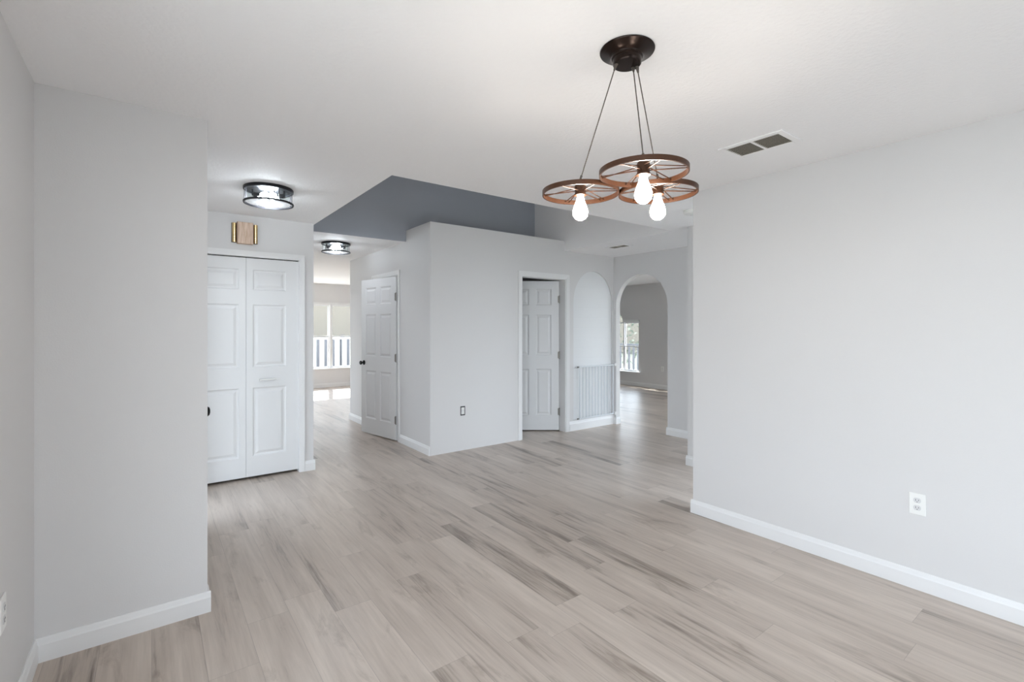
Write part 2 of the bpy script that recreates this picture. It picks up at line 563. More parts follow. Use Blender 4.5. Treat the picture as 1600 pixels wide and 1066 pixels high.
baseboard('baseboard_left', [('x', -0.395, 1, -3.33, 2.82), ('y', 2.82, -1, -0.395, 0.222 + BT), ('x', 0.222, 1, 2.82, 2.94)],
          'white baseboard wrapping the left corner and the wall beside it')
baseboard('baseboard_right', [('x', 3.305, -1, -3.33, 2.108 + BT), ('y', 2.108, 1, 3.305, 3.425)],
          'long white baseboard along the right wall')
baseboard('baseboard_closet', [('y', 5.0, -1, 1.203, 1.285 + BT), ('x', 1.285, 1, 5.0, 7.42)], 'short white baseboard right of the closet doors')
baseboard('baseboard_block', [('x', 2.445, -1, 4.765, 5.552), ('x', 2.445, -1, 6.49, 7.42 + BT), ('y', 7.42, 1, 2.445, 5.43)],
          'white baseboard along the hall side of the middle wall')
baseboard('baseboard_gate', [('y', 4.76, -1, 4.534, 5.43)], 'white baseboard under the metal gate', h=0.13)
baseboard('baseboard_arch', [('x', 5.43, -1, 0.62, 3.836 + BT), ('x', 5.43, -1, 4.712 - BT, 4.76), ('y', 3.836, 1, 5.43, 5.515),
                             ('y', 4.712, -1, 5.43, 5.515)], 'white baseboard beside the arched opening')
baseboard('baseboard_passage', [('x', 4.40, -1, 2.30, 2.868 + BT), ('y', 2.868, 1, 4.40, 4.52)], 'stub of white baseboard left of the right wall corner')
baseboard('baseboard_far', [('y', 11.70, -1, 1.0, 5.43)], 'white baseboard under the window at the end of the hall')
baseboard('baseboard_living', [('x', 9.35, -1, 4.0, 9.6)], 'white baseboard in the living room beyond the arch')


# ------------------------------------------------------------------ doors
def add_panel_face(bm, xs, zs, panels, y, s, w, h):
    """One moulded face of a door at depth y; s = -1 front, +1 back. Panels recess into the slab."""
    X = sorted(set([0, w] + [q for p in panels for q in (p[0], p[1])]))
    Z = sorted(set([0, h] + [q for p in panels for q in (p[2], p[3])]))

    def q(x0, x1, z0, z1, yy):
        vs = [bm.verts.new(v) for v in ((x0, yy, z0), (x1, yy, z0), (x1, yy, z1), (x0, yy, z1))]
        bm.faces.new(vs)
        return vs
    for x0, x1 in zip(X, X[1:]):
        for z0, z1 in zip(Z, Z[1:]):
            mx_, mz_ = (x0 + x1) / 2, (z0 + z1) / 2
            if not any(p[0] < mx_ < p[1] and p[2] < mz_ < p[3] for p in panels):
                q(x0, x1, z0, z1, y)
    for x0, x1, z0, z1 in panels:
        prev = None
        for off, dep in ((0, 0), (0.010, 0.009), (0.022, 0.010), (0.045, 0.002)):
            yy = y - s * dep
            ring = [bm.verts.new(v) for v in ((x0 + off, yy, z0 + off), (x1 - off, yy, z0 + off),
                                              (x1 - off, yy, z1 - off), (x0 + off, yy, z1 - off))]
            if prev:
                for i in range(4):
                    bm.faces.new((prev[i], prev[(i + 1) % 4], ring[(i + 1) % 4], ring[i]))
            prev = ring
        bm.faces.new(prev)


def door_bm(w, h, t, panels):
    bm = bmesh.new()
    add_panel_face(bm, None, None, panels, -t / 2, -1, w, h)
    add_panel_face(bm, None, None, panels, t / 2, 1, w, h)
    a, b = -t / 2, t / 2
    for quad in (((0, a, 0), (w, a, 0), (w, b, 0), (0, b, 0)), ((0, a, h), (w, a, h), (w, b, h), (0, b, h)),
                 ((0, a, 0), (0, b, 0), (0, b, h), (0, a, h)), ((w, a, 0), (w, b, 0), (w, b, h), (w, a, h))):
        bm.faces.new([bm.verts.new(v) for v in quad])
    bmesh.ops.remove_doubles(bm, verts=bm.verts, dist=1e-5)
    return bm


def six_panels(w, h):
    st, mid = 0.105, 0.095
    xa, xb = st, (w - mid) / 2
    xc, xd = (w + mid) / 2, w - st
    rows = ((0.20, 0.83), (1.02, 1.57), (1.70, 1.92))
    k = h / 2.03
    return [(x0, x1, z0 * k, z1 * k) for x0, x1 in ((xa, xb), (xc, xd)) for z0, z1 in rows]


def casing_bm(axis, face, d, b0, b1, top, cw=0.057, ct=0.016):
    """U-shaped door casing round an opening b0..b1, on a wall face looking towards d."""
    bm = bmesh.new()

    def bx(p0, p1, z0, z1, th):
        lo, hi = sorted((face, face + d * th))
        if axis == 'x':
            add_box(bm, lo, hi, p0, p1, z0, z1)
        else:
            add_box(bm, p0, p1, lo, hi, z0, z1)
    for th, i0, i1 in ((ct * 0.62, 0.0, cw), (ct * 0.85, cw * 0.35, cw * 0.97), (ct, cw * 0.6, cw * 0.92)):
        bx(b0 - i1, b0 - i0, 0, top + i1, th)
        bx(b1 + i0, b1 + i1, 0, top + i1, th)
        bx(b0 - i0 + 0.0, b1 + i0, top + i0, top + i1, th)
    return bm


def jamb_bm(axis, p0, p1, b0, b1, top, t=0.012):
    bm = bmesh.new()

    def bx(c0, c1, z0, z1):
        if axis == 'x':
            add_box(bm, p0, p1, c0, c1, z0, z1)
        else:
            add_box(bm, c0, c1, p0, p1, z0, z1)
    bx(b0, b0 + t, 0, top)
    bx(b1 - t, b1, 0, top)
    bx(b0 + t, b1 - t, top - t, top)
    return bm


def hinge(parent, x, y, z):
    bm = bmesh.new()
    add_tube(bm, [(x, y, z - 0.045), (x, y, z + 0.045)], 0.0055, 10)
    add_tube(bm, [(x, y, z + 0.045), (x, y, z + 0.052)], 0.007, 10)
    add_tube(bm, [(x, y, z - 0.052), (x, y, z - 0.045)], 0.007, 10)
    add_box(bm, x - 0.002, x + 0.020, y + 0.001, y + 0.004, z - 0.045, z + 0.045)
    o = obj('hinge', bm, M['hinge'], parent, smooth=True)
    o['label'] = 'grey metal hinge'
    return o


def knob(parent, x, y, z, s, m=None):
    """Round knob with rosette and neck sticking out along local y (s = -1 front, +1 back)."""
    bm = bmesh.new()
    add_lathe(bm, [(0, 0.0), (0.030, 0.0), (0.032, 0.003), (0.028, 0.008), (0.012, 0.012), (0.011, 0.030), (0.018, 0.036),
                   (0.026, 0.044), (0.027, 0.052), (0.022, 0.060), (0.010, 0.064), (0, 0.0645)], seg=28)
    bmesh.ops.rotate(bm, verts=bm.verts, cent=(0, 0, 0), matrix=Matrix.Rotation(math.radians(90 if s < 0 else -90), 3, 'X'))
    bmesh.ops.translate(bm, verts=bm.verts, vec=(x, y, z))
    o = obj('knob', bm, m or M['black'], parent, smooth=True)
    o['label'] = 'black round knob'
    return o


# closet: two bifold leaves, three panels each, a bar pull on the right leaf
d1 = thing('door_1', 'white bifold closet door with two panelled leaves and a bar pull', 'door', kind='structure')
LW, LH = 0.452, 2.030
for i, x in enumerate((0.244, 0.698)):
    pn = [(0.055, LW - 0.110, 0.185, 0.825), (0.055, LW - 0.110, 1.015, 1.60), (0.055, LW - 0.110, 1.735, 1.925)]
    if i == 0:
        pn = [(0.110, LW - 0.055, a, b) for _, _, a, b in pn]
    lf = obj('door_leaf', door_bm(LW, LH, 0.032, pn), M['door'], d1, loc=(x, 5.046, 0.025))
    if i == 1:
        bm = bmesh.new()
        for px in (0.125, 0.235):
            add_tube(bm, [(px, -0.016, 0.896), (px, -0.034, 0.896)], 0.0035, 10)
        add_box(bm, 0.108, 0.252, -0.040, -0.032, 0.890, 0.902)
        pl = bevel(obj('pull_handle', bm, M['nickel'], lf))
        pl['label'] = 'slim grey bar pull'
obj('casing', casing_bm('y', 5.0, -1, 0.240, 1.152, 2.065, cw=0.052), M['trim'], d1)
obj('jamb', jamb_bm('y', 5.0, 5.11, 0.238, 1.154, 2.067, t=0.004), M['trim'], d1)
box('track', 0.245, 1.148, 5.032, 5.060, 2.052, 2.0625, M['slot'], d1)

# door on the hall side of the block, slightly ajar into the hall
d2 = thing('door_2', 'white six panel door standing ajar in the hall with a black knob', 'door', kind='structure')
obj('casing', casing_bm('x', 2.445, -1, 5.615, 6.425, 2.065), M['trim'], d2)
obj('jamb', jamb_bm('x', 2.445, 2.565, 5.615, 6.425, 2.065), M['trim'], d2)
W2, H2 = 0.800, 2.03
lf = obj('door_leaf', door_bm(W2, H2, 0.035, six_panels(W2, H2)), M['door'], d2, loc=(2.436, 5.630, 0.012))
lf.rotation_euler = (0, 0, math.radians(90 + 11.0))
# local +x now runs down the hall, local +y points to -X (towards the hall)
knob(lf, W2 - 0.065, 0.0175, 0.93, 1)
knob(lf, W2 - 0.065, -0.0175, 0.93, -1)
for z in (0.25, 1.02, 1.78):
    hinge(lf, -0.004, 0.021, z)

# door in the front of the block, swung in
d3 = thing('door_3', 'white panelled door half open into the dark room behind the middle wall', 'door', kind='structure')
obj('casing', casing_bm('y', 4.76, -1, 3.717, 4.474, 2.065), M['trim'], d3)
obj('jamb', jamb_bm('y', 4.76, 4.88, 3.717, 4.474, 2.065), M['trim'], d3)
W3 = 0.725
lf = obj('door_leaf', door_bm(W3, H2, 0.035, six_panels(W3, H2)), M['door'], d3, loc=(4.455, 4.878, 0.014))
lf.rotation_euler = (0, 0, math.radians(180 - 37))
knob(lf, W3 - 0.065, 0.0175, 0.93, 1)
knob(lf, W3 - 0.065, -0.0175, 0.93, -1)
for z in (0.25, 1.02, 1.78):
    hinge(lf, -0.004, 0.021, z)

# front door beyond the left wall
d4 = thing('door_4', 'white front door with a black knob just showing past the left wall', 'door', kind='structure')
obj('casing', casing_bm('x', 0.19, 1, 3.05, 3.965, 2.06), M['trim'], d4)
obj('jamb', jamb_bm('x', 0.07, 0.19, 3.05, 3.965, 2.06), M['trim'], d4)
W4 = 0.885
lf = obj('door_leaf', door_bm(W4, H2, 0.044, six_panels(W4, H2)), M['door'], d4, loc=(0.172, 3.065, 0.012))
lf.rotation_euler = (0, 0, math.radians(90))
knob(lf, 0.055, -0.022, 0.937, -1)
knob(lf, 0.055, 0.022, 0.937, 1)


# ------------------------------------------------------------------ windows
def frame_bm(axis, p0, p1, a0, a1, z0, z1, fw):
    bm = bmesh.new()

    def bx(b0, b1, c0, c1):
        if axis == 'x':
            add_box(bm, p0, p1, b0, b1, c0, c1)
        else:
            add_box(bm, b0, b1, p0, p1, c0, c1)
    bx(a0, a0 + fw, z0, z1)
    bx(a1 - fw, a1, z0, z1)
    bx(a0 + fw, a1 - fw, z0, z0 + fw)
    bx(a0 + fw, a1 - fw, z1 - fw, z1)
    return bm


def pane(axis, p, a0, a1, z0, z1, parent):
    bm = bmesh.new()
    if axis == 'x':
        add_box(bm, p - 0.002, p + 0.002, a0, a1, z0, z1)
    else:
        add_box(bm, a0, a1, p - 0.002, p + 0.002, z0, z1)
    return obj('pane', bm, M['glass'], parent)


def hung_unit(parent, axis, p0, p1, a0, a1, z0, z1):
    """Single hung unit: outer frame with an upper and a lower sash, each with its pane."""
    f = obj('window_frame', frame_bm(axis, p0, p1, a0, a1, z0, z1, 0.014), M['trim'], parent)
    zm = (z0 + z1) / 2
    pc = (p0 + p1) / 2
    for c0, c1, off in ((zm - 0.014, z1 - 0.014, 0.012), (z0 + 0.014, zm + 0.014, -0.012)):
        s = obj('sash', frame_bm(axis, pc + off - 0.011, pc + off + 0.011, a0 + 0.014, a1 - 0.014, c0, c1, 0.020), M['trim'], parent)
        pane(axis, pc + off, a0 + 0.034, a1 - 0.034, c0 + 0.020, c1 - 0.020, s)


w1 = thing('window_1', 'wide white double hung window at the end of the hall', 'window', kind='structure')
for a0, a1 in ((1.45, 2.38), (2.40, 3.38), (3.42, 4.05), (4.07, 4.66)):
    hung_unit(w1, 'y', 11.73, 11.80, a0, a1, 0.455, 1.955)
box('mullion', 3.38, 3.42, 11.70, 11.80, 0.455, 1.955, M['trim'], w1)
box('mullion', 2.38, 2.40, 11.73, 11.80, 0.455, 1.955, M['trim'], w1)
box('mullion', 4.05, 4.07, 11.73, 11.80, 0.455, 1.955, M['trim'], w1)
bevel(box('window_sill', 1.40, 4.71, 11.64, 11.74, 0.428, 0.455, M['trim'], w1))
box('window_head', 1.42, 4.69, 11.685, 11.70, 1.955, 2.00, M['trim'], w1)

w2 = thing('window_2', 'white window with a small arched top in the living room beyond the arch', 'window', kind='structure')
for a0, a1 in ((7.41, 7.88), (7.88, 8.44), (8.44, 8.91)):
    hung_unit(w2, 'x', 9.37, 9.44, a0, a1, 0.345, 1.545)
bm = bmesh.new()
n = 24
po = [(8.16 - 0.28 * math.cos(math.pi * i / n), 1.545 + 0.285 * math.sin(math.pi * i / n)) for i in range(n + 1)]
pi_ = [(8.16 - 0.245 * math.cos(math.pi * i / n), 1.545 + 0.25 * math.sin(math.pi * i / n)) for i in range(n + 1)]
for i in range(n):
    add_prism(bm, [po[i], po[i + 1], pi_[i + 1], pi_[i]], 9.37, 9.44, 'x')
af = obj('arched_frame', bm, M['trim'], w2)
bm = bmesh.new()
add_prism(bm, pi_, 9.403, 9.407, 'x')
obj('pane', bm, M['glass'], af)
bevel(box('window_sill', 9.29, 9.38, 7.36, 8.96, 0.318, 0.345, M['trim'], w2))
box('window_head', 9.335, 9.35, 7.40, 7.88, 1.545, 1.60, M['trim'], w2)
box('window_head', 9.335, 9.35, 8.44, 8.92, 1.545, 1.60, M['trim'], w2)

w3 = thing('window_3', 'large dining room window beside the viewer', 'window', kind='structure')
for a0, a1 in ((-1.6, -0.57), (-0.565, 0.465), (0.47, 1.5)):
    hung_unit(w3, 'x', -0.49, -0.42, a0, a1, 0.30, 2.12)
bevel(box('window_sill', -0.43, -0.36, -1.64, 1.54, 0.275, 0.30, M['trim'], w3))
w4 = thing('added_window_4', 'added sliding patio door behind the viewer, unseen, for daylight', 'window', kind='structure')  # unseen door added to bring daylight in from behind
for a0, a1, p in ((0.6, 1.73, -3.40), (1.67, 2.8, -3.375)):
    f = obj('window_frame', frame_bm('y', p - 0.012, p + 0.012, a0, a1, 0.0, 2.1, 0.06), M['trim'], w4)
    pane('y', p, a0 + 0.06, a1 - 0.06, 0.06, 2.04, f)

w5 = thing('added_window_5', 'added sliding patio door in the room at the end of the hall, hidden, for extra daylight', 'window', kind='structure')  # put in out of view to brighten the far room
for a0, a1, p in ((-1.0, 0.03, 11.76), (-0.03, 1.0, 11.79)):
    f = obj('window_frame', frame_bm('y', p - 0.012, p + 0.012, a0, a1, 0.0, 2.1, 0.06), M['trim'], w5)
    pane('y', p, a0 + 0.06, a1 - 0.06, 0.06, 2.04, f)
w7 = thing('added_window_7', 'added patio door of the kitchen behind the right wall, for extra daylight', 'window', kind='structure')  # unseen glazing added to light the middle wall and passage
f = obj('window_frame', frame_bm('y', 0.54, 0.564, 3.50, 5.36, 0.0, 2.25, 0.06), M['trim'], w7)
pane('y', 0.552, 3.56, 5.30, 0.06, 2.19, f)
w8 = thing('added_window_8', 'made-up sidelight next to the front door, for extra daylight', 'window', kind='structure')  # made-up glazing that brings daylight into the foyer
f = obj('window_frame', frame_bm('x', 0.10, 0.124, 4.06, 4.70, 0.0, 2.06, 0.06), M['trim'], w8)
pane('x', 0.112, 4.12, 4.64, 0.06, 2.0, f)
w10 = thing('window_10', 'sliding patio door of the living room', 'window', kind='structure')
for a0, a1, p in ((0.75, 2.41, 9.41), (2.34, 4.0, 9.44)):
    f = obj('window_frame', frame_bm('x', p - 0.012, p + 0.012, a0, a1, 0.0, 2.1, 0.05), M['trim'], w10)
    pane('x', p, a0 + 0.05, a1 - 0.05, 0.05, 2.05, f)
w11 = thing('added_window_11', 'added rear sliding window of the living room, for extra daylight', 'window', kind='structure')  # extra glazing, added out of sight to brighten the living room
for a0, a1, p in ((7.4, 8.33, 0.54), (8.27, 9.2, 0.57)):
    f = obj('window_frame', frame_bm('y', p - 0.012, p + 0.012, a0, a1, 0.0, 2.1, 0.05), M['trim'], w11)
    pane('y', p, a0 + 0.05, a1 - 0.05, 0.05, 2.05, f)
w9 = thing('added_window_9', 'added side window of the room at the end of the hall, for extra daylight', 'window', kind='structure')  # unseen, added for more daylight at the end of the hall
for a0, a1 in ((8.3, 9.64), (9.66, 11.0)):
    hung_unit(w9, 'x', -1.17, -1.10, a0, a1, 0.30, 2.1)
w6 = thing('added_window_6', 'added wide window in the end wall of the living room, for extra daylight', 'window', kind='structure')  # added out of sight, throws daylight along the living room wall
for a0, a1 in ((5.7, 6.86), (6.87, 8.03), (8.04, 9.2)):
    hung_unit(w6, 'y', 9.63, 9.70, a0, a1, 0.10, 2.15)


# ------------------------------------------------------------------ chandelier
S_, C_ = math.sin(math.atan(563 / 751.5)), math.cos(math.atan(563 / 751.5))
cx_, cy_ = 1.414, 1.174
ch = thing('chandelier', 'bronze chandelier of three spoked wagon wheels with bare bulbs hanging from the ceiling', 'chandelier', (cx_, cy_, CEIL))
bm = bmesh.new()
add_lathe(bm, [(0, 0), (0.099, 0), (0.1005, -0.003), (0.099, -0.006), (0.085, -0.011), (0.068, -0.017), (0.060, -0.022), (0.057, -0.026),
               (0.057, -0.031), (0.053, -0.034), (0.052, -0.050), (0.049, -0.054), (0, -0.0545)], seg=56)
obj('canopy', bm, M['bronze'], ch, smooth=True)

WR = 0.149
WZ = -0.500


def world_from(lat, dep):
    return (dep * S_ + lat * C_, dep * C_ - lat * S_)


def make_wheel(n_sp=12):
    bm = bmesh.new()
    add_lathe(bm, [(WR, 0.009), (WR, -0.009), (WR - 0.005, -0.009), (WR - 0.005, 0.009)], seg=72, closed=True)
    rim = obj('wheel', bm, M['rust'], ch, smooth=True)
    # hub socket: flared holder over the bulb
    bm = bmesh.new()
    add_lathe(bm, [(0, 0.052), (0.007, 0.052), (0.008, 0.036), (0.019, 0.034), (0.0215, 0.030), (0.0215, -0.004), (0.024, -0.006),
                   (0.024, -0.010), (0.018, -0.012), (0, -0.012)], seg=32)
    obj('socket', bm, M['rust'], rim, smooth=True)
    for k in range(n_sp):
        a = 2 * math.pi * (k + 0.5) / n_sp
        # spokes run in crossed pairs from the hub flange to the rim
        b = a + (0.20 if k % 2 else -0.20)
        bm = bmesh.new()
        add_tube(bm, [(0.021 * math.cos(a), 0.021 * math.sin(a), 0.020 if k % 2 else 0.006),
                      ((WR - 0.004) * math.cos(b), (WR - 0.004) * math.sin(b), 0.0)], 0.0021, 8)
        obj('spoke', bm, M['rust'], rim, smooth=True)
    bm = bmesh.new()
    add_lathe(bm, [(0, -0.006), (0.012, -0.010), (0.0135, -0.020), (0.017, -0.034), (0.024, -0.052), (0.0285, -0.067), (0.0295, -0.078),
                   (0.0275, -0.090), (0.021, -0.100), (0.011, -0.1065), (0, -0.108)], seg=32)
    bl = obj('bulb', bm, M['bulb'], rim, smooth=True)
    bl['label'] = 'glowing pear shaped filament bulb'
    return rim


first = make_wheel()
spots = [(0.448, 1.640), (0.268, 1.885), (0.566, 1.868)]
ties = [(0.027, 0.018), (-0.042, -0.004), (0.040, 0.012)]      # where each cord leaves the canopy (lateral, depth)
for i, ((la, de), (tl, td)) in enumerate(zip(spots, ties)):
    x, y = world_from(la, de)
    wl = first if i == 0 else copy_tree(first, ch)
    wl.location = (x - cx_, y - cy_, WZ + (0.0, -0.002, -0.004)[i])
    wl.rotation_euler = (0, 0, 0.13 * i)
    tx, ty = tl * C_ + td * S_, -tl * S_ + td * C_
    bm = bmesh.new()
    top = Vector((tx, ty, -0.054))
    bot = Vector((x - cx_, y - cy_, WZ + 0.050))
    dv = (bot - top).normalized()
    add_tube(bm, [top, bot], 0.0021, 8)
    add_tube(bm, [top + dv * -0.004, top + dv * 0.022], 0.008, 12, 0.003)
    add_tube(bm, [bot - dv * 0.016, bot], 0.0045, 10)
    obj('cord', bm, M['cord'], ch, smooth=True)


# ------------------------------------------------------------------ flush ceiling lights
def flush_light(loc, label, rz):
    t = thing('ceiling_light', label, 'ceiling light', loc, rz, 'caged flush ceiling lights')
    bm = bmesh.new()
    add_lathe(bm, [(0, 0), (0.165, 0), (0.168, -0.004), (0.168, -0.020), (0.164, -0.024), (0.150, -0.024), (0.147, -0.016), (0, -0.016)], seg=56)
    obj('base_plate', bm, M['dark_iron'], t, smooth=True)
    bm = bmesh.new()
    add_lathe(bm, [(0.168, -0.104), (0.170, -0.110), (0.168, -0.117), (0.158, -0.117), (0.157, -0.104)], seg=56, closed=True)
    obj('lower_ring', bm, M['dark_iron'], t, smooth=True)
    for k in range(8):
        a = math.pi / 4 * (k // 2 * 2) + (0.10 if k % 2 else -0.10) + 0.5
        bm = bmesh.new()
        add_tube(bm, [(0.160 * math.cos(a), 0.160 * math.sin(a), -0.022), (0.160 * math.cos(a), 0.160 * math.sin(a), -0.106)], 0.003, 8)
        obj('rod', bm, M['dark_iron'], t, smooth=True)
    bm = bmesh.new()
    add_lathe(bm, [(0, -0.113), (0.158, -0.110)], seg=48)
    o = obj('diffuser', bm, M['frosted'], t, smooth=True)
    o['label'] = 'round frosted glass disc'
    bm = bmesh.new()
    add_lathe(bm, [(0.140, -0.020), (0.140, -0.104), (0.137, -0.104), (0.137, -0.020)], seg=48, closed=True)
    obj('glass_drum', bm, M['clear'], t, smooth=True)
    for s in (-1, 1):
        bm = bmesh.new()
        add_tube(bm, [(s * 0.100, 0, -0.050), (s * 0.055, 0, -0.052)], 0.017, 16)
        add_box(bm, min(s * 0.100, s * 0.110), max(s * 0.100, s * 0.110), -0.02, 0.02, -0.060, -0.016)
        obj('socket', bm, M['dark_iron'], t, smooth=True)
        bm = bmesh.new()
        prof = [(0.0, 0.012), (0.014, 0.012), (0.015, 0.0), (0.024, -0.018), (0.030, -0.032), (0.028, -0.046), (0.018, -0.056), (0, -0.060)]
        add_lathe(bm, prof, seg=24)
        bmesh.ops.rotate(bm, verts=bm.verts, cent=(0, 0, 0), matrix=Matrix.Rotation(math.radians(90 * s), 3, 'Y'))
        bmesh.ops.translate(bm, verts=bm.verts, vec=(s * 0.060, 0, -0.055))
        b = obj('bulb', bm, M['flush_bulb'], t, smooth=True)
        b['label'] = 'lit white bulb'
    return t


flush_light((0.695, 3.935, CEIL), 'caged black and frosted glass flush light nearer us, above the closet doors', math.radians(-20))
flush_light((1.800, 5.985, CEIL), 'caged black and frosted glass flush light farther away, over the hall by the panelled door', math.radians(-20))

# ------------------------------------------------------------------ door chime above the closet
c = thing('door_chime', 'beige wood look door chime with two brass tubes on the wall above the closet', 'door chime', (0.682, 5.0, 2.270))
bm = bmesh.new()
prof = [(-0.066, 0), (-0.066, -0.045), (-0.060, -0.052), (0.060, -0.052), (0.066, -0.045), (0.066, 0)]
add_prism(bm, prof, -0.098, 0.098, 'z')
bevel(obj('cover', bm, M['chime'], c), 0.004)
for s in (-1, 1):
    bm = bmesh.new()
    add_tube(bm, [(s * 0.086, -0.022, -0.086), (s * 0.086, -0.022, 0.086)], 0.0165, 20)
    o = obj('tube', bm, M['brass'], c, smooth=True)
    o['label'] = 'brass chime tube'
    bm = bmesh.new()
    add_box(bm, s * 0.086 - 0.020, s * 0.086 + 0.020, -0.010, 0.0, -0.088, 0.088)
    obj('side_plate', bm, mat('dark brown plastic', (0.10, 0.07, 0.045), 0.5), c)


# ------------------------------------------------------------------ outlets
def outlet(label, loc, rz, plate=True):
    """Faces local -y. Duplex receptacle behind a cover plate; without the plate the dark box shows round it."""
    t = thing('outlet', label, 'outlet', loc, rz)
    if plate:
        bm = bmesh.new()
        add_box(bm, -0.036, 0.036, -0.006, 0.0, -0.058, 0.058)
        bevel(obj('cover_plate', bm, M['plastic'], t), 0.003)
    else:
        bm = bmesh.new()
        for q in ((-0.031, -0.0205, -0.053, 0.053), (0.0205, 0.031, -0.053, 0.053), (-0.0205, 0.0205, -0.053, -0.040), (-0.0205, 0.0205, 0.040, 0.053)):
            add_box(bm, q[0], q[1], -0.002, 0.0, q[2], q[3])
        obj('wall_box', bm, M['slot'], t)
        bm = bmesh.new()
        add_box(bm, -0.0205, 0.0205, -0.004, 0.0, -0.040, 0.040)
        obj('yoke', bm, M['grey_plastic'], t)
    for z in (-0.020, 0.020):
        y0 = -0.006 if plate else -0.004
        bm = bmesh.new()
        pts = [(0.0165 * math.cos(2 * math.pi * k / 24), max(-0.0135, min(0.0135, 0.0165 * math.sin(2 * math.pi * k / 24))) + z) for k in range(24)]
        add_prism(bm, pts, y0 - 0.002, y0, 'y')
        r = obj('receptacle', bm, M['grey_plastic'] if plate else M['plastic'], t)
        bm = bmesh.new()
        for sx_, hh in ((-0.006, 0.0045), (0.006, 0.0035)):
            add_box(bm, sx_ - 0.001, sx_ + 0.001, y0 - 0.0025, y0 - 0.0018, z + 0.002 - hh, z + 0.002 + hh)
        add_box(bm, -0.002, 0.002, y0 - 0.0025, y0 - 0.0018, z - 0.0095, z - 0.0060)
        obj('slot', bm, M['slot'], r)
    return t


outlet('white outlet low on the wide right wall', (3.305, 0.7645, 0.459), math.radians(-90))
outlet('uncovered outlet in a dark box low on the middle wall left of the door', (2.859, 4.76, 0.454), 0.0, plate=False)
outlet('white outlet cut by the left edge of the photo', (-0.395, 2.268, 0.470), math.radians(90))
outlet('white outlet on the living room wall seen through the arch', (9.35, 6.74, 0.461), math.radians(-90))


# ------------------------------------------------------------------ ceiling vents and smoke detector
def vent(label, loc, rz, lx, ly, louver_m, frame=0.035):
    """Two louvre banks side by side along local y, slats running along y."""
    t = thing('ceiling_vent', label, 'air vent', loc, rz)
    fx, fy = lx / 2 + frame, ly / 2 + frame
    bm = bmesh.new()
    for q in ((-fx, fx, -fy, -ly / 2), (-fx, fx, ly / 2, fy), (-fx, -lx / 2, -ly / 2, ly / 2), (lx / 2, fx, -ly / 2, ly / 2), (-lx / 2, lx / 2, -0.008, 0.008)):
        add_box(bm, q[0], q[1], q[2], q[3], -0.008, 0.0)
    bevel(obj('frame', bm, M['ceiling'], t), 0.003)
    bm = bmesh.new()
    add_box(bm, -lx / 2, lx / 2, -ly / 2, ly / 2, -0.0012, -0.0002)
    obj('backing', bm, M['void'], t)
    n = 9
    for y0, y1 in ((-ly / 2 + 0.001, -0.009), (0.009, ly / 2 - 0.001)):
        bm = bmesh.new()
        for k in range(n):
            x = -lx / 2 + lx * (k + 0.5) / n
            w_ = lx / n * 0.56
            add_prism(bm, [(x - w_ * 0.86, -0.0085), (x - w_ * 0.86 + 0.0010, -0.0095), (x + w_ * 0.74, -0.0052), (x + w_ * 0.74 - 0.0010, -0.0045)], y0, y1, 'y')
        o = obj('louver', bm, louver_m, t)
        o['label'] = 'bank of taupe slats'
    return t


vent('white two bank air vent with taupe slats on the ceiling right of the chandelier', (2.735, 1.333, CEIL), 0.0, 0.175, 0.285, M['vent_paint'])
vent('small air vent on the low ceiling before the arch', (4.735, 4.06, CEIL), 0.0, 0.11, 0.24, M['vent_paint'])

sd = thing('smoke_detector', 'white round smoke detector on the ceiling just right of the wagon wheels', 'smoke detector', (3.80, 2.44, CEIL))
bm = bmesh.new()
add_lathe(bm, [(0, 0), (0.068, 0), (0.068, -0.008), (0.060, -0.012), (0.060, -0.018), (0.064, -0.020), (0.060, -0.032), (0.045, -0.038), (0, -0.039)], seg=40)
body = obj('housing', bm, M['plastic'], sd, smooth=True)
bm = bmesh.new()
add_lathe(bm, [(0, -0.0385), (0.012, -0.0385), (0.011, -0.041), (0, -0.0415)], seg=20)
obj('test_button', bm, M['grey_plastic'], body, smooth=True)

# ------------------------------------------------------------------ folded-back safety gate over the painted light patch
g = thing('safety_gate', 'pale metal bar gate swung flat against the wall at the painted light patch', 'gate', (4.690, 4.726, 0.0))
GX1 = 0.700
for z, nm in ((0.868, 'top_rail'), (0.158, 'bottom_rail')):
    bm = bmesh.new()
    add_box(bm, 0, GX1, -0.009, 0.009, z - 0.009, z + 0.009)
    bevel(obj(nm, bm, M['gate'], g), 0.003)
for k in range(12):
    x = 0.012 + (GX1 - 0.024) * k / 11
    bm = bmesh.new()
    r = 0.009 if k in (0, 11) else 0.006
    add_tube(bm, [(x, 0, 0.165), (x, 0, 0.862)], r, 10)
    obj('bar', bm, M['gate'], g, smooth=True)
for z in (0.868, 0.158):
    bm = bmesh.new()
    add_tube(bm, [(-0.022, 0, z), (0.0, 0, z)], 0.006, 10)
    add_tube(bm, [(-0.028, 0, z), (-0.022, 0, z)], 0.010, 12)
    o = obj('bolt', bm, M['hinge'], g, smooth=True)
    o['label'] = 'grey bolt at the free end'
    bm = bmesh.new()
    add_tube(bm, [(GX1, 0, z), (GX1 + 0.018, 0, z)], 0.006, 10)
    add_box(bm, GX1 + 0.012, GX1 + 0.040, -0.014, 0.014, z - 0.022, z + 0.022)
    obj('hinge_bracket', bm, M['grey_plastic'], g)


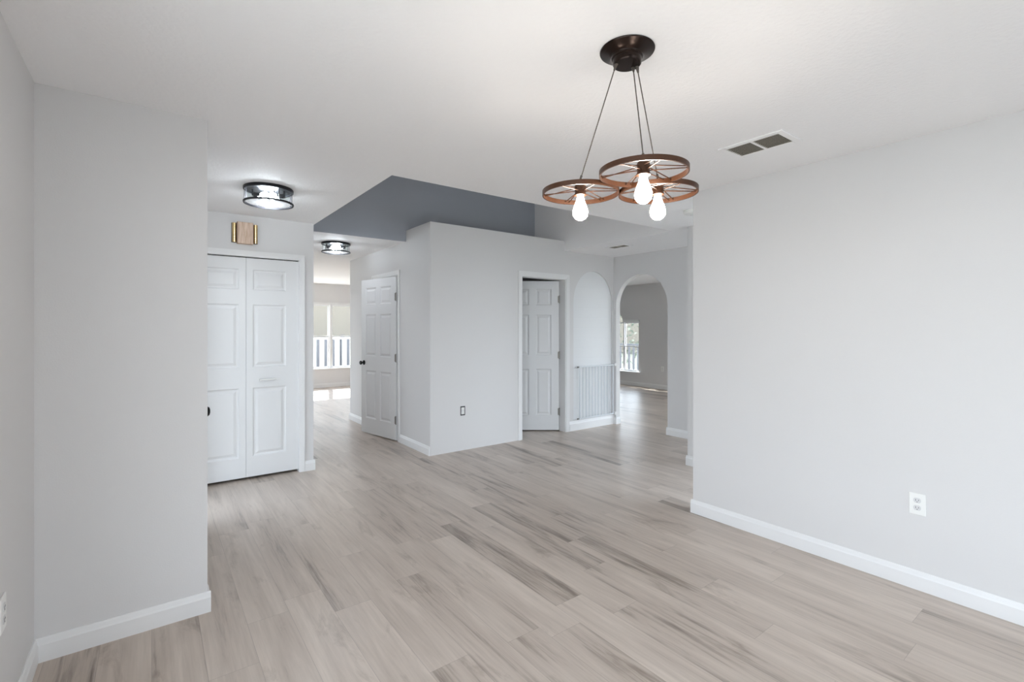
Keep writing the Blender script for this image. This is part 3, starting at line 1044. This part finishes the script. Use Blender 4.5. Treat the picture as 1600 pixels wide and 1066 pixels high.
# ------------------------------------------------------------------ outside the windows
struct(box('ground', -14, 30, -16, 40, -0.30, -0.16, M['grass']), 'lawn around the house', 'ground')
struct(box('trim_patio_slab', -1.5, 9.3, 11.86, 15.4, -0.16, -0.04, M['concrete']), 'pale patio slab outside the hall window', 'patio')
struct(box('trim_porch_slab', 9.52, 13.5, 3.0, 11.5, -0.16, -0.04, M['concrete']), 'pale porch slab outside the living room window', 'patio')
struct(box('trim_rear_slab', -1.0, 3.4, -7.5, -3.5, -0.16, -0.04, M['concrete']), 'pale slab outside the added patio door', 'patio')
struct(box('trim_kitchen_slab', 3.5, 9.4, -4.0, 0.46, -0.16, -0.04, M['concrete']), 'pale slab outside the added kitchen patio door', 'patio')
struct(box('trim_drive_slab', -7.0, -0.6, -5.0, 2.8, -0.16, -0.06, M['concrete']), 'pale drive outside the dining window', 'drive')


def railing(label, loc, rz, length, h, n, bw, m, z0=-0.04):
    t = thing('porch_railing', label, 'railing', loc, rz)
    for z, nm, hh in ((h - 0.04, 'top_rail', 0.05), (0.09, 'bottom_rail', 0.05)):
        bm = bmesh.new()
        add_box(bm, 0, length, -0.03, 0.03, z - hh / 2, z + hh / 2)
        obj(nm, bm, m, t)
    for k in range(n):
        x = length * (k + 0.5) / n
        bm = bmesh.new()
        add_box(bm, x - bw / 2, x + bw / 2, -0.015, 0.015, 0.09, h - 0.04)
        obj('baluster', bm, m, t)
    for x in (0.0, length / 2, length):
        bm = bmesh.new()
        add_box(bm, x - 0.05, x + 0.05, -0.05, 0.05, 0.0, h + 0.03)
        obj('post', bm, m, t)
    return t


railing('cream picket railing outside the window at the end of the hall', (1.0, 14.2, -0.04), 0, 6.6, 1.18, 31, 0.115, M['fence'])
railing('grey baluster railing outside the living room window', (12.2, 6.0, -0.04), R90, 5.4, 0.95, 30, 0.06, M['rail_grey'])


yf = thing('yard_fence', 'solid dark grey board fence behind the cream picket railing', 'fence', (-2.0, 16.6, -0.16))
box('panel', 0.0, 12.0, -0.02, 0.02, 0.05, 1.25, M['rail_grey'], yf)
for k in range(6):
    box('post', k * 2.4 - 0.05, k * 2.4 + 0.05, -0.07, -0.02, 0.0, 1.32, M['rail_grey'], yf)


def house(label, x0, x1, y0, y1, h, wins):
    t = thing('neighbor_house', label, 'house', ((x0 + x1) / 2, (y0 + y1) / 2, -0.16))
    a, b = (x1 - x0) / 2, (y1 - y0) / 2
    wl = box('wall', -a, a, -b, b, 0, h, M['stucco'], t)
    bm = bmesh.new()
    e = 0.5
    vs = [bm.verts.new(v) for v in ((-a - e, -b - e, h), (a + e, -b - e, h), (a + e, b + e, h), (-a - e, b + e, h), (-a * 0.4, 0, h + 1.6), (a * 0.4, 0, h + 1.6))]
    for f in ((0, 1, 5, 4), (1, 2, 5), (2, 3, 4, 5), (3, 0, 4), (3, 2, 1, 0)):
        bm.faces.new([vs[i] for i in f])
    obj('roof', bm, M['roofing'], t)
    for ax, p, q, z0, z1 in wins:
        bm = bmesh.new()
        if ax == 'y':
            add_box(bm, p, q, -b - 0.03, -b + 0.02, z0, z1)
        else:
            add_box(bm, -a - 0.03, -a + 0.02, p, q, z0, z1)
        obj('window', bm, M['darkglass'], t)
    return t


house('tan stucco neighbor house beyond the hall window', -3.0, 14.0, 19.0, 27.0, 3.3, [])
house('tan stucco neighbor house beyond the living room window', 24.0, 29.0, 13.0, 25.0, 2.9, [('x', -4.0, -3.2, 0.9, 2.1), ('x', -2.2, -1.4, 0.9, 2.1)])


def shrub(label, loc, r, h):
    t = thing('shrub', label, 'shrub', loc)
    bm = bmesh.new()
    for k in range(260):
        u, v = random.random() * 2 * math.pi, random.random() ** 0.5
        z = random.random()
        rr = r * v * math.sqrt(max(0.05, 1 - (2 * z - 1) ** 2))
        p = Vector((rr * math.cos(u), rr * math.sin(u), 0.15 + z * h))
        s = 0.05 + random.random() * 0.05
        d = Vector((random.uniform(-1, 1), random.uniform(-1, 1), random.uniform(-0.4, 1))).normalized()
        e = d.orthogonal().normalized()
        vs = [bm.verts.new(p + q) for q in (d * s, e * s * 0.45, -d * s, -e * s * 0.45)]
        bm.faces.new(vs)
    obj('foliage', bm, M['leaf'], t)
    bm = bmesh.new()
    add_tube(bm, [(0, 0, 0), (0.02, 0, 0.5 * h), (0, 0.02, 0.8 * h)], 0.03, 8, 0.012)
    obj('stem', bm, M['bark'], t)
    return t


shrub('green shrub outside the living room window', (14.6, 12.2, -0.16), 0.9, 2.0)
